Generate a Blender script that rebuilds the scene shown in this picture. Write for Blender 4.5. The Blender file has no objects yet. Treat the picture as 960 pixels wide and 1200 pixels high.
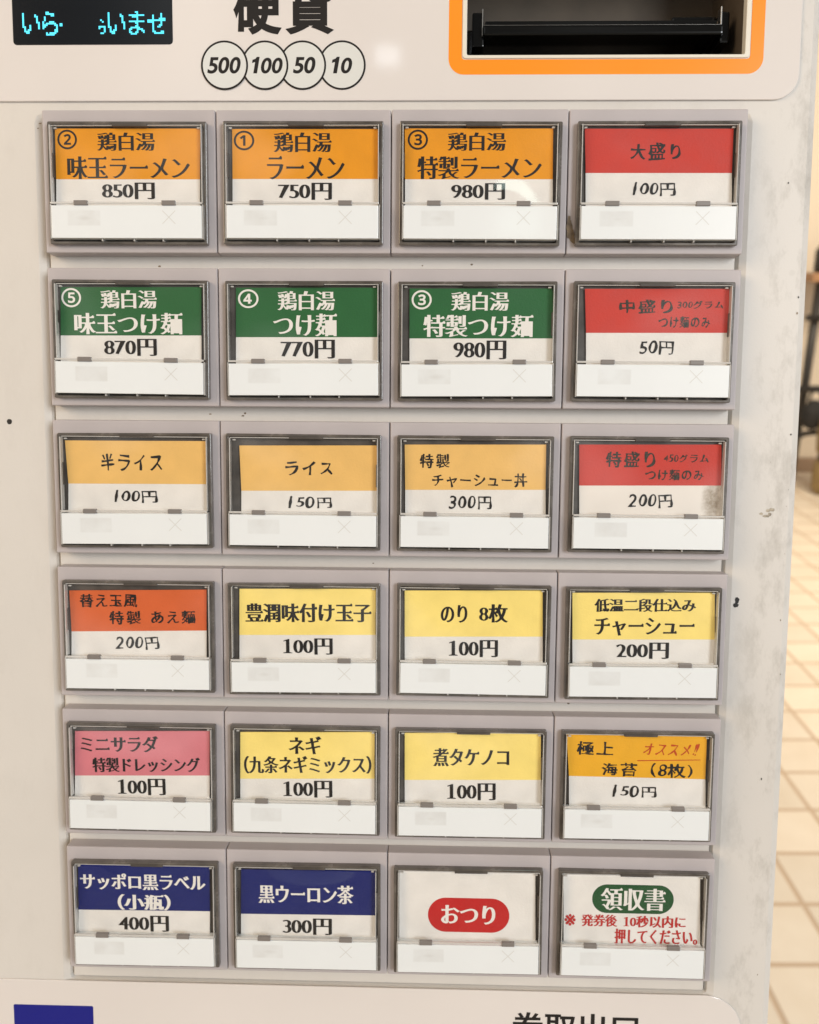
import bpy, bmesh, math, random
import numpy as np
from mathutils import Matrix, Vector, Euler, noise
from mathutils.geometry import delaunay_2d_cdt
random.seed(7)
SC = bpy.context.scene
COL = SC.collection
MM = 0.001

# ------------------------------------------------------------------ camera
CAM_H = 1.28
PITCH = math.atan(0.29)
cam_data = bpy.data.cameras.new('camera')
cam = bpy.data.objects.new('camera', cam_data)
COL.objects.link(cam)
cam.location = (0, 0, CAM_H)
cam.rotation_euler = (math.radians(90) - PITCH, 0, 0)
cam_data.sensor_fit = 'HORIZONTAL'
cam_data.sensor_width = 36.0
cam_data.lens = 37.5
cam_data.clip_start = 0.01
cam_data.clip_end = 100
cam_data.dof.use_dof = True
cam_data.dof.focus_distance = 0.292
cam_data.dof.aperture_fstop = 17
SC.camera = cam

# ------------------------------------------------------------------ light
SC.view_settings.view_transform = 'Standard'
SC.view_settings.look = 'None'
SC.view_settings.exposure = 0
SC.view_settings.gamma = 1
world = bpy.data.worlds.new('World')
SC.world = world
world.use_nodes = True
bg = world.node_tree.nodes['Background']
bg.inputs[1].default_value = 1.0
def room_light():
    # the unseen room round the camera: dim walls with softly lit patches, what the gloss mirrors
    t = world.node_tree
    tc = t.nodes.new('ShaderNodeTexCoord')
    nz = t.nodes.new('ShaderNodeTexNoise'); nz.inputs['Scale'].default_value = 5.5; nz.inputs['Detail'].default_value = 0.3
    t.links.new(tc.outputs['Generated'], nz.inputs['Vector'])
    cr = t.nodes.new('ShaderNodeValToRGB'); t.links.new(nz.outputs['Fac'], cr.inputs[0])
    e = cr.color_ramp.elements
    e[0].position = 0.40; e[0].color = (0.17, 0.15, 0.135, 1)
    e[1].position = 0.74; e[1].color = (1.5, 1.5, 1.45, 1)
    m = e.new(0.56); m.color = (0.38, 0.36, 0.34, 1)
    t.links.new(cr.outputs[0], bg.inputs[0])
room_light()

def area(name, loc, target, sx, sy, power, colour):
    d = bpy.data.lights.new(name, 'AREA')
    d.shape = 'RECTANGLE'; d.size = sx; d.size_y = sy
    d.energy = power; d.color = colour
    o = bpy.data.objects.new(name, d); COL.objects.link(o)
    o.location = loc
    o.rotation_euler = (Vector(target) - Vector(loc)).to_track_quat('-Z', 'Y').to_euler()
    return o
PT = (0.0, 0.29, 1.22)
area('ceiling_lamp_light', (-1.5, -0.75, 2.15), PT, 0.9, 0.9, 19, (1.0, 0.74, 0.48))
area('window_light', (1.25, -1.5, 1.95), PT, 0.7, 1.0, 32, (0.93, 0.965, 1.0))
area('high_window_light', (-0.29, -3.02, 3.53), (0, 0.32, 1.35), 0.11, 0.08, 0.16, (0.85, 0.93, 1.0))
area('far_window_light', (0.32, -3.35, 2.89), (0.037, 0.30, 1.294), 0.20, 0.14, 0.5, (0.75, 1.0, 0.92))
area('back_ceiling_light', (2.6, 2.6, 2.7), (2.3, 3.4, 0), 1.6, 1.6, 118, (1.0, 0.86, 0.66))

# ------------------------------------------------------------------ panel frame
# p_cam = Rm @ (u, -v, -w) + tv   (camera axes: x right, y down, z forward; u, v, w in metres)
Rm = Matrix(((0.9996358242428937, -0.007341044719315578, 0.025967825335589022),
             (0.00984925872279319, 0.9951553107046118, -0.0978207528033716),
             (-0.025123912769354467, 0.09804089268685726, 0.9948652031146337)))
tv = Vector((-0.00612, -0.13645, 0.28895))
cp, sp = math.cos(PITCH), math.sin(PITCH)
CW = Matrix(((1, 0, 0), (0, -sp, cp), (0, -cp, -sp)))     # camera axes -> world
PW = CW @ Rm @ Matrix(((1, 0, 0), (0, -1, 0), (0, 0, -1)))
PANEL = Matrix.Translation(CW @ tv + Vector((0, 0, CAM_H))) @ PW.to_4x4()
ROW, HGT = 52.66, 47.81          # row pitch and plate height, mm
PD = -6.0                        # panel plane behind the button fronts, mm

# ------------------------------------------------------------------ materials
def mat(name, colour, rough=0.5, spec=0.5, coat=0.0, metallic=0.0, emit=None, es=0.0):
    m = bpy.data.materials.new(name); m.use_nodes = True
    b = m.node_tree.nodes['Principled BSDF']
    b.inputs['Base Color'].default_value = (*colour, 1)
    b.inputs['Roughness'].default_value = rough
    b.inputs['Specular IOR Level'].default_value = spec
    b.inputs['Coat Weight'].default_value = coat
    b.inputs['Coat Roughness'].default_value = 0.06
    b.inputs['Metallic'].default_value = metallic
    if emit:
        b.inputs['Emission Color'].default_value = (*emit, 1)
        b.inputs['Emission Strength'].default_value = es
    return m

def s2l(r, g, b):
    f = lambda c: (c/255/12.92) if c/255 <= 0.04045 else ((c/255+0.055)/1.055)**2.4
    return (f(r), f(g), f(b))

def N(m, kind, **kw):
    n = m.node_tree.nodes.new(kind)
    for k, v in kw.items():
        if k in n.inputs: n.inputs[k].default_value = v
        else: setattr(n, k, v)
    return n

def vary(m, scale, amount, rough_amount=0.0, bump=0.0, bump_scale=None, detail=4):
    """slight mottling of a base colour, plus optional fine surface relief"""
    t = m.node_tree; b = t.nodes['Principled BSDF']
    col = b.inputs['Base Color'].default_value[:]
    tc = N(m, 'ShaderNodeTexCoord')
    nz = N(m, 'ShaderNodeTexNoise', Scale=scale, Detail=detail)
    t.links.new(tc.outputs['Object'], nz.inputs['Vector'])
    mr = N(m, 'ShaderNodeMapRange')
    mr.inputs[1].default_value = 0.3; mr.inputs[2].default_value = 0.7
    mr.inputs[3].default_value = 1 - amount; mr.inputs[4].default_value = 1 + amount*0.5
    t.links.new(nz.outputs['Fac'], mr.inputs[0])
    mx = N(m, 'ShaderNodeMix', data_type='RGBA', blend_type='MULTIPLY')
    mx.inputs[0].default_value = 1
    mx.inputs[6].default_value = col
    t.links.new(mr.outputs[0], mx.inputs[7])
    t.links.new(mx.outputs[2], b.inputs['Base Color'])
    if rough_amount:
        r0 = b.inputs['Roughness'].default_value
        m2 = N(m, 'ShaderNodeMapRange')
        m2.inputs[1].default_value = 0.3; m2.inputs[2].default_value = 0.7
        m2.inputs[3].default_value = r0 - rough_amount; m2.inputs[4].default_value = r0 + rough_amount
        t.links.new(nz.outputs['Fac'], m2.inputs[0]); t.links.new(m2.outputs[0], b.inputs['Roughness'])
    if bump:
        nb = N(m, 'ShaderNodeTexNoise', Scale=bump_scale or scale*8, Detail=3)
        t.links.new(tc.outputs['Object'], nb.inputs['Vector'])
        bp = N(m, 'ShaderNodeBump', Strength=bump, Distance=0.0004)
        t.links.new(nb.outputs['Fac'], bp.inputs['Height']); t.links.new(bp.outputs[0], b.inputs['Normal'])
    return mx

M = {}
M['plate'] = mat('grey_plastic', (0.47, 0.43, 0.43), 0.45, 0.4)
vary(M['plate'], 60, 0.05, 0.05, 0.10, 2500)
M['rim'] = mat('smoky_rim_plastic', (0.115, 0.100, 0.085), 0.22, 0.5, 0.4)
vary(M['rim'], 120, 0.5, 0.1)
M['well'] = mat('dark_well', (0.095, 0.082, 0.070), 0.5, 0.4)
vary(M['well'], 120, 0.5)
M['clip'] = mat('grey_clip', (0.20, 0.18, 0.165), 0.3, 0.5)
M['strip'] = mat('white_strip', (0.76, 0.79, 0.795), 0.28, 0.5, 0.25)
def strip_print(m):
    mx = vary(m, 40, 0.02); t = m.node_tree; b = t.nodes['Principled BSDF']
    tc = N(m, 'ShaderNodeTexCoord'); oi = N(m, 'ShaderNodeObjectInfo')
    def soft(axis, c, half, w):
        s_ = N(m, 'ShaderNodeMath', operation='SUBTRACT'); t.links.new(axis, s_.inputs[0]); s_.inputs[1].default_value = c
        a = N(m, 'ShaderNodeMath', operation='ABSOLUTE'); t.links.new(s_.outputs[0], a.inputs[0])
        r = N(m, 'ShaderNodeMapRange'); t.links.new(a.outputs[0], r.inputs[0])
        r.inputs[1].default_value = half-w; r.inputs[2].default_value = half+w; r.inputs[3].default_value = 1; r.inputs[4].default_value = 0
        return r.outputs[0]
    def mul(a, b_):
        n_ = N(m, 'ShaderNodeMath', operation='MULTIPLY'); t.links.new(a, n_.inputs[0])
        if isinstance(b_, float): n_.inputs[1].default_value = b_
        else: t.links.new(b_, n_.inputs[1])
        return n_.outputs[0]
    jit = N(m, 'ShaderNodeMapRange'); t.links.new(oi.outputs['Random'], jit.inputs[0]); jit.inputs[3].default_value = -0.0009; jit.inputs[4].default_value = 0.0009
    sep = N(m, 'ShaderNodeSeparateXYZ'); t.links.new(tc.outputs['Object'], sep.inputs[0])
    ax = N(m, 'ShaderNodeMath', operation='ADD'); t.links.new(sep.outputs[0], ax.inputs[0]); t.links.new(jit.outputs[0], ax.inputs[1])
    box = mul(soft(ax.outputs[0], -0.01375, 0.0056, 0.0003), soft(sep.outputs[1], -0.0131, 0.0025, 0.0003))
    core = mul(soft(ax.outputs[0], -0.0134, 0.0030, 0.0026), soft(sep.outputs[1], -0.0132, 0.0008, 0.0012))
    nz = N(m, 'ShaderNodeTexNoise', Scale=160.0, Detail=3, noise_dimensions='4D'); t.links.new(tc.outputs['Object'], nz.inputs['Vector'])
    w4 = N(m, 'ShaderNodeMath', operation='MULTIPLY'); t.links.new(oi.outputs['Random'], w4.inputs[0]); w4.inputs[1].default_value = 50; t.links.new(w4.outputs[0], nz.inputs['W'])
    nr = N(m, 'ShaderNodeMapRange'); t.links.new(nz.outputs['Fac'], nr.inputs[0]); nr.inputs[1].default_value = 0.3; nr.inputs[2].default_value = 0.7; nr.inputs[3].default_value = 0.1; nr.inputs[4].default_value = 0.62
    c2 = mul(core, oi.outputs['Random'])
    ad = N(m, 'ShaderNodeMath', operation='MAXIMUM'); t.links.new(mul(box, nr.outputs[0]), ad.inputs[0]); t.links.new(c2, ad.inputs[1])
    mc = N(m, 'ShaderNodeMix', data_type='RGBA'); t.links.new(ad.outputs[0], mc.inputs[0]); t.links.new(mx.outputs[2], mc.inputs[6]); mc.inputs[7].default_value = (0.60, 0.605, 0.59, 1)
    t.links.new(mc.outputs[2], b.inputs['Base Color'])
strip_print(M['strip'])
M['cross'] = mat('faint_cross_print', (0.64, 0.64, 0.615), 0.35, 0.5)
M['ink'] = mat('black_ink', (0.012, 0.010, 0.009), 0.5, 0.3)
M['fadeink'] = mat('greyish_brush_ink', (0.045, 0.038, 0.028), 0.6, 0.3)
vary(M['fadeink'], 900, 0.7)
M['orangeink'] = mat('orange_marker', (0.50, 0.06, 0.008), 0.5, 0.3)
M['redink'] = mat('red_ink', (0.48, 0.025, 0.022), 0.5, 0.3)
BAND = dict(orange=(228, 150, 14), red=(197, 58, 45), green=(30, 96, 48), rice=(233, 188, 110),
            vermilion=(212, 100, 50), yellow=(248, 224, 128), pink=(212, 124, 134), navy=(16, 30, 104),
            amber=(233, 172, 32), white=(231, 228, 223), paper=(231, 228, 223),
            pillred=(190, 28, 28), pillgreen=(30, 80, 42))
for k, c in BAND.items():
    M[k] = mat(k + '_paper', s2l(*c), 0.55, 0.35)
    vary(M[k], 90, 0.07, 0.08, 0.2, 1500)
M['whiteink'] = mat('white_print', (0.80, 0.78, 0.74), 0.5, 0.3)

def clear(name, tint, gloss, rough, body=0.0, body_col=(0.8, 0.8, 0.78), fres=1.5):
    m = bpy.data.materials.new(name); m.use_nodes = True
    t = m.node_tree; t.nodes.clear()
    out = t.nodes.new('ShaderNodeOutputMaterial')
    tr = t.nodes.new('ShaderNodeBsdfTransparent'); tr.inputs[0].default_value = (*tint, 1)
    gl = t.nodes.new('ShaderNodeBsdfGlossy'); gl.inputs['Roughness'].default_value = rough
    lw = t.nodes.new('ShaderNodeLayerWeight')          # facing: the same from both sides of the sheet
    pw = t.nodes.new('ShaderNodeMath'); pw.operation = 'POWER'; pw.inputs[1].default_value = 5
    t.links.new(lw.outputs['Facing'], pw.inputs[0])
    mu = t.nodes.new('ShaderNodeMath'); mu.operation = 'MULTIPLY_ADD'; mu.inputs[1].default_value = 0.7*gloss; mu.inputs[2].default_value = 0.045*gloss
    t.links.new(pw.outputs[0], mu.inputs[0])
    mx = t.nodes.new('ShaderNodeMixShader')
    t.links.new(mu.outputs[0], mx.inputs[0])
    src = tr.outputs[0]
    if body:
        df = t.nodes.new('ShaderNodeBsdfDiffuse'); df.inputs[0].default_value = (*body_col, 1)
        mb = t.nodes.new('ShaderNodeMixShader'); mb.inputs[0].default_value = body
        t.links.new(tr.outputs[0], mb.inputs[1]); t.links.new(df.outputs[0], mb.inputs[2]); src = mb.outputs[0]
    t.links.new(src, mx.inputs[1]); t.links.new(gl.outputs[0], mx.inputs[2])
    t.links.new(mx.outputs[0], out.inputs[0])
    return m
M['cover'] = clear('clear_cover', (0.985, 0.985, 0.98), 1.0, 0.03)
M['edge'] = clear('clear_cover_edge', (0.75, 0.74, 0.72), 2.5, 0.12, 0.55, (0.86, 0.84, 0.80))  # pale body colour stands in for bright glints along the clear edges

# ------------------------------------------------------------------ mesh builder
class MB:
    """collects polygons in millimetres, one mesh object out"""
    def __init__(s): s.v = []; s.f = []; s.m = []; s.mats = []
    def mi(s, m):
        if m not in s.mats: s.mats.append(m)
        return s.mats.index(m)
    def poly(s, pts, m):
        b = len(s.v); s.v += [tuple(p) for p in pts]; s.f.append(list(range(b, b+len(pts)))); s.m.append(s.mi(m))
    def mesh(s, vs, fs, m):
        b = len(s.v); s.v += [tuple(p) for p in vs]; i = s.mi(m)
        for f in fs: s.f.append([b+k for k in f]); s.m.append(i)
    def bevbox(s, x0, x1, y0, y1, z0, z1, bev, m, seg=2, taper=0.0):
        bm = bmesh.new()
        bmesh.ops.create_cube(bm, size=1)
        for v in bm.verts:
            top = v.co.z > 0
            k = taper if top else 0.0
            v.co = Vector((x0+k if v.co.x < 0 else x1-k, y0+k if v.co.y < 0 else y1-k, z1 if top else z0))
        if bev: bmesh.ops.bevel(bm, geom=bm.edges[:], offset=bev, segments=seg, affect='EDGES', profile=0.6)
        s.bm(bm, m)
    def bm(s, bm, m):
        bm.verts.index_update()
        s.mesh([v.co[:] for v in bm.verts], [[v.index for v in f.verts] for f in bm.faces], m); bm.free()
    def prism(s, pts, z0, z1, m):
        n = len(pts)
        vs = [(x, y, z1) for x, y in pts] + [(x, y, z0) for x, y in pts]
        fs = [list(range(n))] + [[i, n+i, n+(i+1) % n, (i+1) % n] for i in range(n)]
        s.mesh(vs, fs, m)
    def build(s, name, parent=None, smooth=False, scale=MM):
        me = bpy.data.meshes.new(name)
        me.from_pydata([(x*scale, y*scale, z*scale) for x, y, z in s.v], [], s.f)
        for m in s.mats: me.materials.append(m)
        me.polygons.foreach_set('material_index', s.m)
        if smooth: me.polygons.foreach_set('use_smooth', [True]*len(s.f))
        me.update()
        bm = bmesh.new(); bm.from_mesh(me)
        bm.normal_update(); bm.to_mesh(me); bm.free()
        o = bpy.data.objects.new(name, me); COL.objects.link(o)
        if parent: o.parent = parent
        return o

def arc(cx, cy, r, a0, a1, n=10):
    return [(cx+r*math.cos(math.radians(a0+(a1-a0)*i/n)), cy+r*math.sin(math.radians(a0+(a1-a0)*i/n))) for i in range(n+1)]
def rrect(x0, x1, y0, y1, r, n=8):
    """rounded rectangle, r = radius or (bl, br, tr, tl)"""
    if not isinstance(r, tuple): r = (r,)*4
    return arc(x0+r[0], y0+r[0], r[0], 180, 270, n)+arc(x1-r[1], y0+r[1], r[1], 270, 360, n) \
         + arc(x1-r[2], y1-r[2], r[2], 0, 90, n)+arc(x0+r[3], y1-r[3], r[3], 90, 180, n)

def curve_mesh(loops, extrude=0.0, bevel=0.0):
    """closed 2D loops (holes allowed) -> (verts, faces); extruded slab if asked"""
    cu = bpy.data.curves.new('tmp', 'CURVE'); cu.dimensions = '2D'; cu.fill_mode = 'BOTH' if extrude else 'FRONT'
    cu.extrude = extrude; cu.bevel_depth = bevel; cu.bevel_resolution = 1; cu.offset = -bevel
    for lp in loops:
        sp_ = cu.splines.new('POLY'); sp_.points.add(len(lp)-1)
        for p, q in zip(sp_.points, lp): p.co = (q[0], q[1], 0, 1)
        sp_.use_cyclic_u = True
    o = bpy.data.objects.new('tmp', cu); COL.objects.link(o)
    bpy.context.view_layer.update()
    ev = o.evaluated_get(bpy.context.evaluated_depsgraph_get()); me = ev.to_mesh()
    vs = [v.co[:] for v in me.vertices]; fs = [list(p.vertices) for p in me.polygons]
    ev.to_mesh_clear(); bpy.data.objects.remove(o); bpy.data.curves.remove(cu)
    return vs, fs
def slab(mb, loops, z0, z1, m, bevel=0.0):
    vs, fs = curve_mesh(loops, (z1-z0)/2-bevel, bevel)
    zc = (z0+z1)/2
    mb.mesh([(x, y, z+zc) for x, y, z in vs], fs, m)

# ------------------------------------------------------------------ lettering
_gl = {}
def glyph(ch):
    if ch in _gl: return _gl[ch]
    fc = bpy.data.curves.new('tmp', 'FONT'); fc.body = ch
    o = bpy.data.objects.new('tmp', fc); COL.objects.link(o)
    bpy.context.view_layer.update()
    dg = bpy.context.evaluated_depsgraph_get()
    cu = o.evaluated_get(dg).to_curve(dg)
    loops = []
    for s in cu.splines:
        pts = []
        if s.type == 'BEZIER':
            bp = s.bezier_points; n = len(bp)
            for i in range(n):
                a, b = bp[i], bp[(i+1) % n]
                p0, p1, p2, p3 = (Vector(q[:2]) for q in (a.co, a.handle_right, b.handle_left, b.co))
                d = p3-p0
                if d.length < 1e-6: continue
                dev = max(abs((p1-p0).cross(d)), abs((p2-p0).cross(d)))/d.length
                k = 1 if dev < 0.004 else 6
                for j in range(k):
                    t = j/k
                    pts.append(p0*(1-t)**3+p1*3*t*(1-t)**2+p2*3*t*t*(1-t)+p3*t**3)
        else:
            pts = [Vector(q.co[:2]) for q in s.points]
        cl = []
        for p in pts:
            if not cl or (p-cl[-1]).length > 1e-4: cl.append(p)
        if len(cl) > 2 and (cl[0]-cl[-1]).length < 1e-4: cl.pop()
        if len(cl) > 2: loops.append(cl)
    o.evaluated_get(dg).to_curve_clear()
    bpy.data.objects.remove(o); bpy.data.curves.remove(fc)
    if loops:                                         # make outward = right of travel for every loop
        ar = lambda l: sum(l[i-1].cross(l[i]) for i in range(len(l)))/2
        big = max(loops, key=lambda l: abs(ar(l)))
        if ar(big) < 0: loops = [l[::-1] for l in loops]
        loops = clean(loops)
    ascii_ = ord(ch) < 0x2000 and ch not in '※'
    if ascii_ and loops:
        xs = [p.x for l in loops for p in l]; x0 = min(xs); adv = max(xs)-x0+0.075
        loops = [[Vector((p.x-x0+0.03, p.y)) for p in l] for l in loops]
    else: adv = 1.0 if not ascii_ else 0.3
    _gl[ch] = (loops, adv, ascii_); return _gl[ch]
def clean(loops): return loops
_gl['1s'] = ([[Vector(p) for p in ((.22, 0), (.34, 0), (.34, .73), (.25, .73), (.21, .655), (.08, .60), (.08, .50), (.22, .545))]], 0.50, True)
_gl['1m'] = ([[Vector(p) for p in ((.08, 0), (.52, 0), (.52, .03), (.38, .06), (.38, .73), (.33, .73), (.10, .645), (.10, .605), (.23, .63), (.23, .06), (.08, .03))]], 0.60, True)
_gl['1h'] = ([[Vector(p) for p in ((.13, 0), (.17, -.01), (.21, .01), (.245, .40), (.25, .73), (.20, .76), (.15, .72), (.155, .40))]], 0.42, True)

def densify(l, step):
    out = []
    for i, p in enumerate(l):
        q = l[(i+1) % len(l)]; k = max(1, int((q-p).length/step))
        out += [p.lerp(q, j/k) for j in range(k)]
    return out

STY = dict(min=(0.041, -0.008), minb=(0.046, 0.001), circ=(0.014, 0.014), got=(0.034, 0.030), gotl=(0.018, 0.016), goti=(0.028, 0.026),
           hand=(0.025, 0.022), hnum=(0.014, 0.014), hthin=(0.018, 0.018))
def line_loops(text, style):
    ox, oy = STY[style]; hand = style[0] == 'h'
    X = 0.0; out = []; tri = []
    rnd = random.Random(hash(text) % 1000 if False else sum(ord(c) for c in text))
    for ch in text:
        if ch == ' ': X += 0.4; continue
        loops, adv, asc = glyph('1h' if ch == '1' and hand else '1m' if ch == '1' and style[0] == 'm' else '1s' if ch == '1' and style == 'goti' else ch)
        k = (0.96 if asc and style[0] == 'm' else 1.0)
        gs = 1.0 if not hand else rnd.uniform(0.9, 1.08); ga = math.radians(rnd.uniform(-4, 4)) if hand else 0
        for l in loops:
            l = [p.copy() for p in l]
            if hand: l = densify(l, 0.07)
            n = len(l); nl = []
            for i in range(n):
                p = l[i]; a = (p-l[i-1]); b = (l[(i+1) % n]-p)
                if a.length < 1e-6 or b.length < 1e-6: nl.append(p); continue
                na = Vector((a.y, -a.x)).normalized(); nb = Vector((b.y, -b.x)).normalized()
                mi = na+nb; dd = 1+na.dot(nb)
                mi = mi/dd if dd > 0.35 else mi.normalized()*1.3
                axx, ayy = ox, oy
                if asc and style[0] == 'm': axx, ayy = (0.012, 0.0) if ch == '1' else (0.036, -0.016)
                if hand:
                    if asc and style == 'hand': axx, ayy = 0.010, 0.010
                    w = noise.noise(Vector((p.x*3.1+X*1.7, p.y*3.1, 0.3)))*0.045
                    axx += w; ayy += w*0.8-0.010
                nl.append(Vector((p.x+mi.x*axx, p.y+mi.y*ayy)))
            if hand:
                for p in nl:
                    q = Vector((p.x*1.6+X, p.y*1.6, 2.0))
                    p.x += noise.noise(q)*0.035; p.y += noise.noise(q+Vector((9, 4, 1)))*0.035
                    c = Vector((p.x-0.45, p.y-0.36)); c.rotate(Matrix.Rotation(ga, 2)); c *= gs
                    p.x = c.x*0.96+0.45; p.y = c.y+0.36
            elif style in ('min', 'minb'):
                # serif triangles at the right end of horizontal strokes / feet on figures
                for i in range(n):
                    p, q = nl[i], nl[(i+1) % n]; e = q-p
                    pa = p-nl[i-1]; qb = nl[(i+2) % n]-q
                    if e.length > 0.13 or e.length < 0.02: continue
                    if not asc and e.y > abs(e.x)*3 and pa.x > 0.12 and qb.x < -0.12 and abs(pa.y) < 0.03 and abs(qb.y) < 0.03:
                        h = 0.085
                        tri.append([(X+q.x+0.012, q.y-0.004), (X+q.x-0.05, q.y+h*0.75), (X+q.x-0.155, q.y-0.004)])
                    if asc and ch in '4' and abs(e.x) > abs(e.y)*3 and e.x > 0 and pa.y < -0.1 and qb.y > 0.1:
                        tri.append([(X*1+k*(p.x-0.09), p.y), (X+k*(q.x+0.09), q.y), (X+k*(q.x+0.07), q.y+0.035), (X+k*(p.x-0.07), p.y+0.035)])
            if hand and asc:
                for p in nl: p.y *= 1.15; p.x += p.y*0.10
            out.append([(X+p.x*k, p.y) for p in nl])
        X += adv*k*(1.06 if hand else 1.0)
    return out, tri

def fill(loops):
    """triangles of everything the loops wind round, overlaps included"""
    pts = []; edges = []
    for l in loops:
        b = len(pts); pts += [Vector(p) for p in l]; edges += [(b+i, b+(i+1) % len(l)) for i in range(len(l))]
    vs, _, fs, *_ = delaunay_2d_cdt(pts, edges, [], 0, 1e-5)
    if not fs: return [], []
    V = np.array([(v.x, v.y) for v in vs])
    Cn = np.array([V[list(f)].mean(0) for f in fs])
    wn = np.zeros(len(Cn))
    for l in loops:
        A = np.array(l); B_ = np.roll(A, -1, 0)
        for (ax, ay), (bx_, by_) in zip(A, B_):
            if ay == by_: continue
            side = (bx_-ax)*(Cn[:, 1]-ay)-(Cn[:, 0]-ax)*(by_-ay)
            if by_ > ay: wn += (Cn[:, 1] >= ay) & (Cn[:, 1] < by_) & (side > 0)
            else: wn -= (Cn[:, 1] >= by_) & (Cn[:, 1] < ay) & (side < 0)
    out = []
    for f, w in zip(fs, wn):
        if w > 0:
            f = list(f); p, q, r_ = V[f[0]], V[f[1]], V[f[2]]
            out.append(f if (q[0]-p[0])*(r_[1]-p[1])-(q[1]-p[1])*(r_[0]-p[0]) > 0 else f[::-1])
    return [tuple(v) for v in V], out

def write(mb, text, style, m, cx, cy, w, h, z, ang=0.0, shear=0.0):
    """lay a line of lettering into the box w x h (mm) centred on cx, cy"""
    loops, tri = line_loops(text, style)
    if shear: loops = [[(x+y*shear, y) for x, y in l] for l in loops]
    xs = [p[0] for l in loops for p in l]; ys = [p[1] for l in loops for p in l]
    x0, x1, y0, y1 = min(xs), max(xs), min(ys), max(ys)
    sx, sy = w/(x1-x0), h/(y1-y0)
    ca, sa = math.cos(ang), math.sin(ang)
    def T(x, y):
        a = (x-(x0+x1)/2)*sx; b = (y-(y0+y1)/2)*sy
        return cx+a*ca-b*sa, cy+a*sa+b*ca
    vs, fs = fill(loops)
    mb.mesh([(*T(x, y), z) for x, y in vs], fs, m)
    for t in tri: mb.poly([(*T(*p), z+0.01) for p in t], m)

def inst(o, **kw):
    for k, v in kw.items(): o[k] = v
    return o

# ------------------------------------------------------------------ setting behind the machine
def simple_box(mb, x0, x1, y0, y1, z0, z1, m, bev=0.004): mb.bevbox(x0, x1, y0, y1, z0, z1, bev, m, 2)

M['tile'] = bpy.data.materials.new('cream_floor_tiles'); M['tile'].use_nodes = True
def make_tiles(m):
    t = m.node_tree; b = t.nodes['Principled BSDF']
    tc = N(m, 'ShaderNodeTexCoord'); sep = N(m, 'ShaderNodeSeparateXYZ'); t.links.new(tc.outputs['Object'], sep.inputs[0])
    T_ = 0.16
    def lines(sock, off, width):
        a = N(m, 'ShaderNodeMath', operation='SUBTRACT'); t.links.new(sock, a.inputs[0]); a.inputs[1].default_value = off - T_/2
        d = N(m, 'ShaderNodeMath', operation='DIVIDE'); t.links.new(a.outputs[0], d.inputs[0]); d.inputs[1].default_value = T_
        fl = N(m, 'ShaderNodeMath', operation='FRACT'); t.links.new(d.outputs[0], fl.inputs[0])
        s = N(m, 'ShaderNodeMath', operation='SUBTRACT'); t.links.new(fl.outputs[0], s.inputs[0]); s.inputs[1].default_value = 0.5
        ab = N(m, 'ShaderNodeMath', operation='ABSOLUTE'); t.links.new(s.outputs[0], ab.inputs[0])
        mr = N(m, 'ShaderNodeMapRange'); t.links.new(ab.outputs[0], mr.inputs[0])
        mr.inputs[1].default_value = width*0.6; mr.inputs[2].default_value = width; mr.inputs[3].default_value = 1; mr.inputs[4].default_value = 0
        return mr.outputs[0]
    gx = lines(sep.outputs[0], 0.66, 0.045); gy = lines(sep.outputs[1], 1.64, 0.045)
    mx = N(m, 'ShaderNodeMath', operation='MAXIMUM'); t.links.new(gx, mx.inputs[0]); t.links.new(gy, mx.inputs[1])
    nz = N(m, 'ShaderNodeTexNoise', Scale=9.0, Detail=6); t.links.new(tc.outputs['Object'], nz.inputs['Vector'])
    cr = N(m, 'ShaderNodeValToRGB'); t.links.new(nz.outputs['Fac'], cr.inputs[0])
    cr.color_ramp.elements[0].color = (0.66, 0.555, 0.43, 1); cr.color_ramp.elements[1].color = (0.80, 0.72, 0.61, 1)
    mc = N(m, 'ShaderNodeMix', data_type='RGBA'); t.links.new(mx.outputs[0], mc.inputs[0])
    cell = N(m, 'ShaderNodeVectorMath', operation='MULTIPLY_ADD'); t.links.new(tc.outputs['Object'], cell.inputs[0])
    cell.inputs[1].default_value = (1/T_, 1/T_, 0); cell.inputs[2].default_value = (-0.66/T_+20, -1.64/T_+20, 0)
    flo = N(m, 'ShaderNodeVectorMath', operation='FLOOR'); t.links.new(cell.outputs[0], flo.inputs[0])
    wn = N(m, 'ShaderNodeTexWhiteNoise'); t.links.new(flo.outputs[0], wn.inputs['Vector'])
    wr = N(m, 'ShaderNodeMapRange'); t.links.new(wn.outputs['Value'], wr.inputs[0]); wr.inputs[3].default_value = 0.93; wr.inputs[4].default_value = 1.04
    tv_ = N(m, 'ShaderNodeMix', data_type='RGBA', blend_type='MULTIPLY'); tv_.inputs[0].default_value = 1
    t.links.new(cr.outputs[0], tv_.inputs[6]); t.links.new(wr.outputs[0], tv_.inputs[7])
    t.links.new(tv_.outputs[2], mc.inputs[6]); mc.inputs[7].default_value = (0.50, 0.365, 0.25, 1)
    t.links.new(mc.outputs[2], b.inputs['Base Color'])
    b.inputs['Roughness'].default_value = 0.45
    bp = N(m, 'ShaderNodeBump', Strength=0.4, Distance=0.002); bp.invert = True
    t.links.new(mx.outputs[0], bp.inputs['Height']); t.links.new(bp.outputs[0], b.inputs['Normal'])
make_tiles(M['tile'])
fl = MB(); fl.poly([(-4, -4, 0), (9, -4, 0), (9, 9, 0), (-4, 9, 0)], M['tile'])
floor = fl.build('floor', scale=1); floor['kind'] = 'structure'

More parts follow.
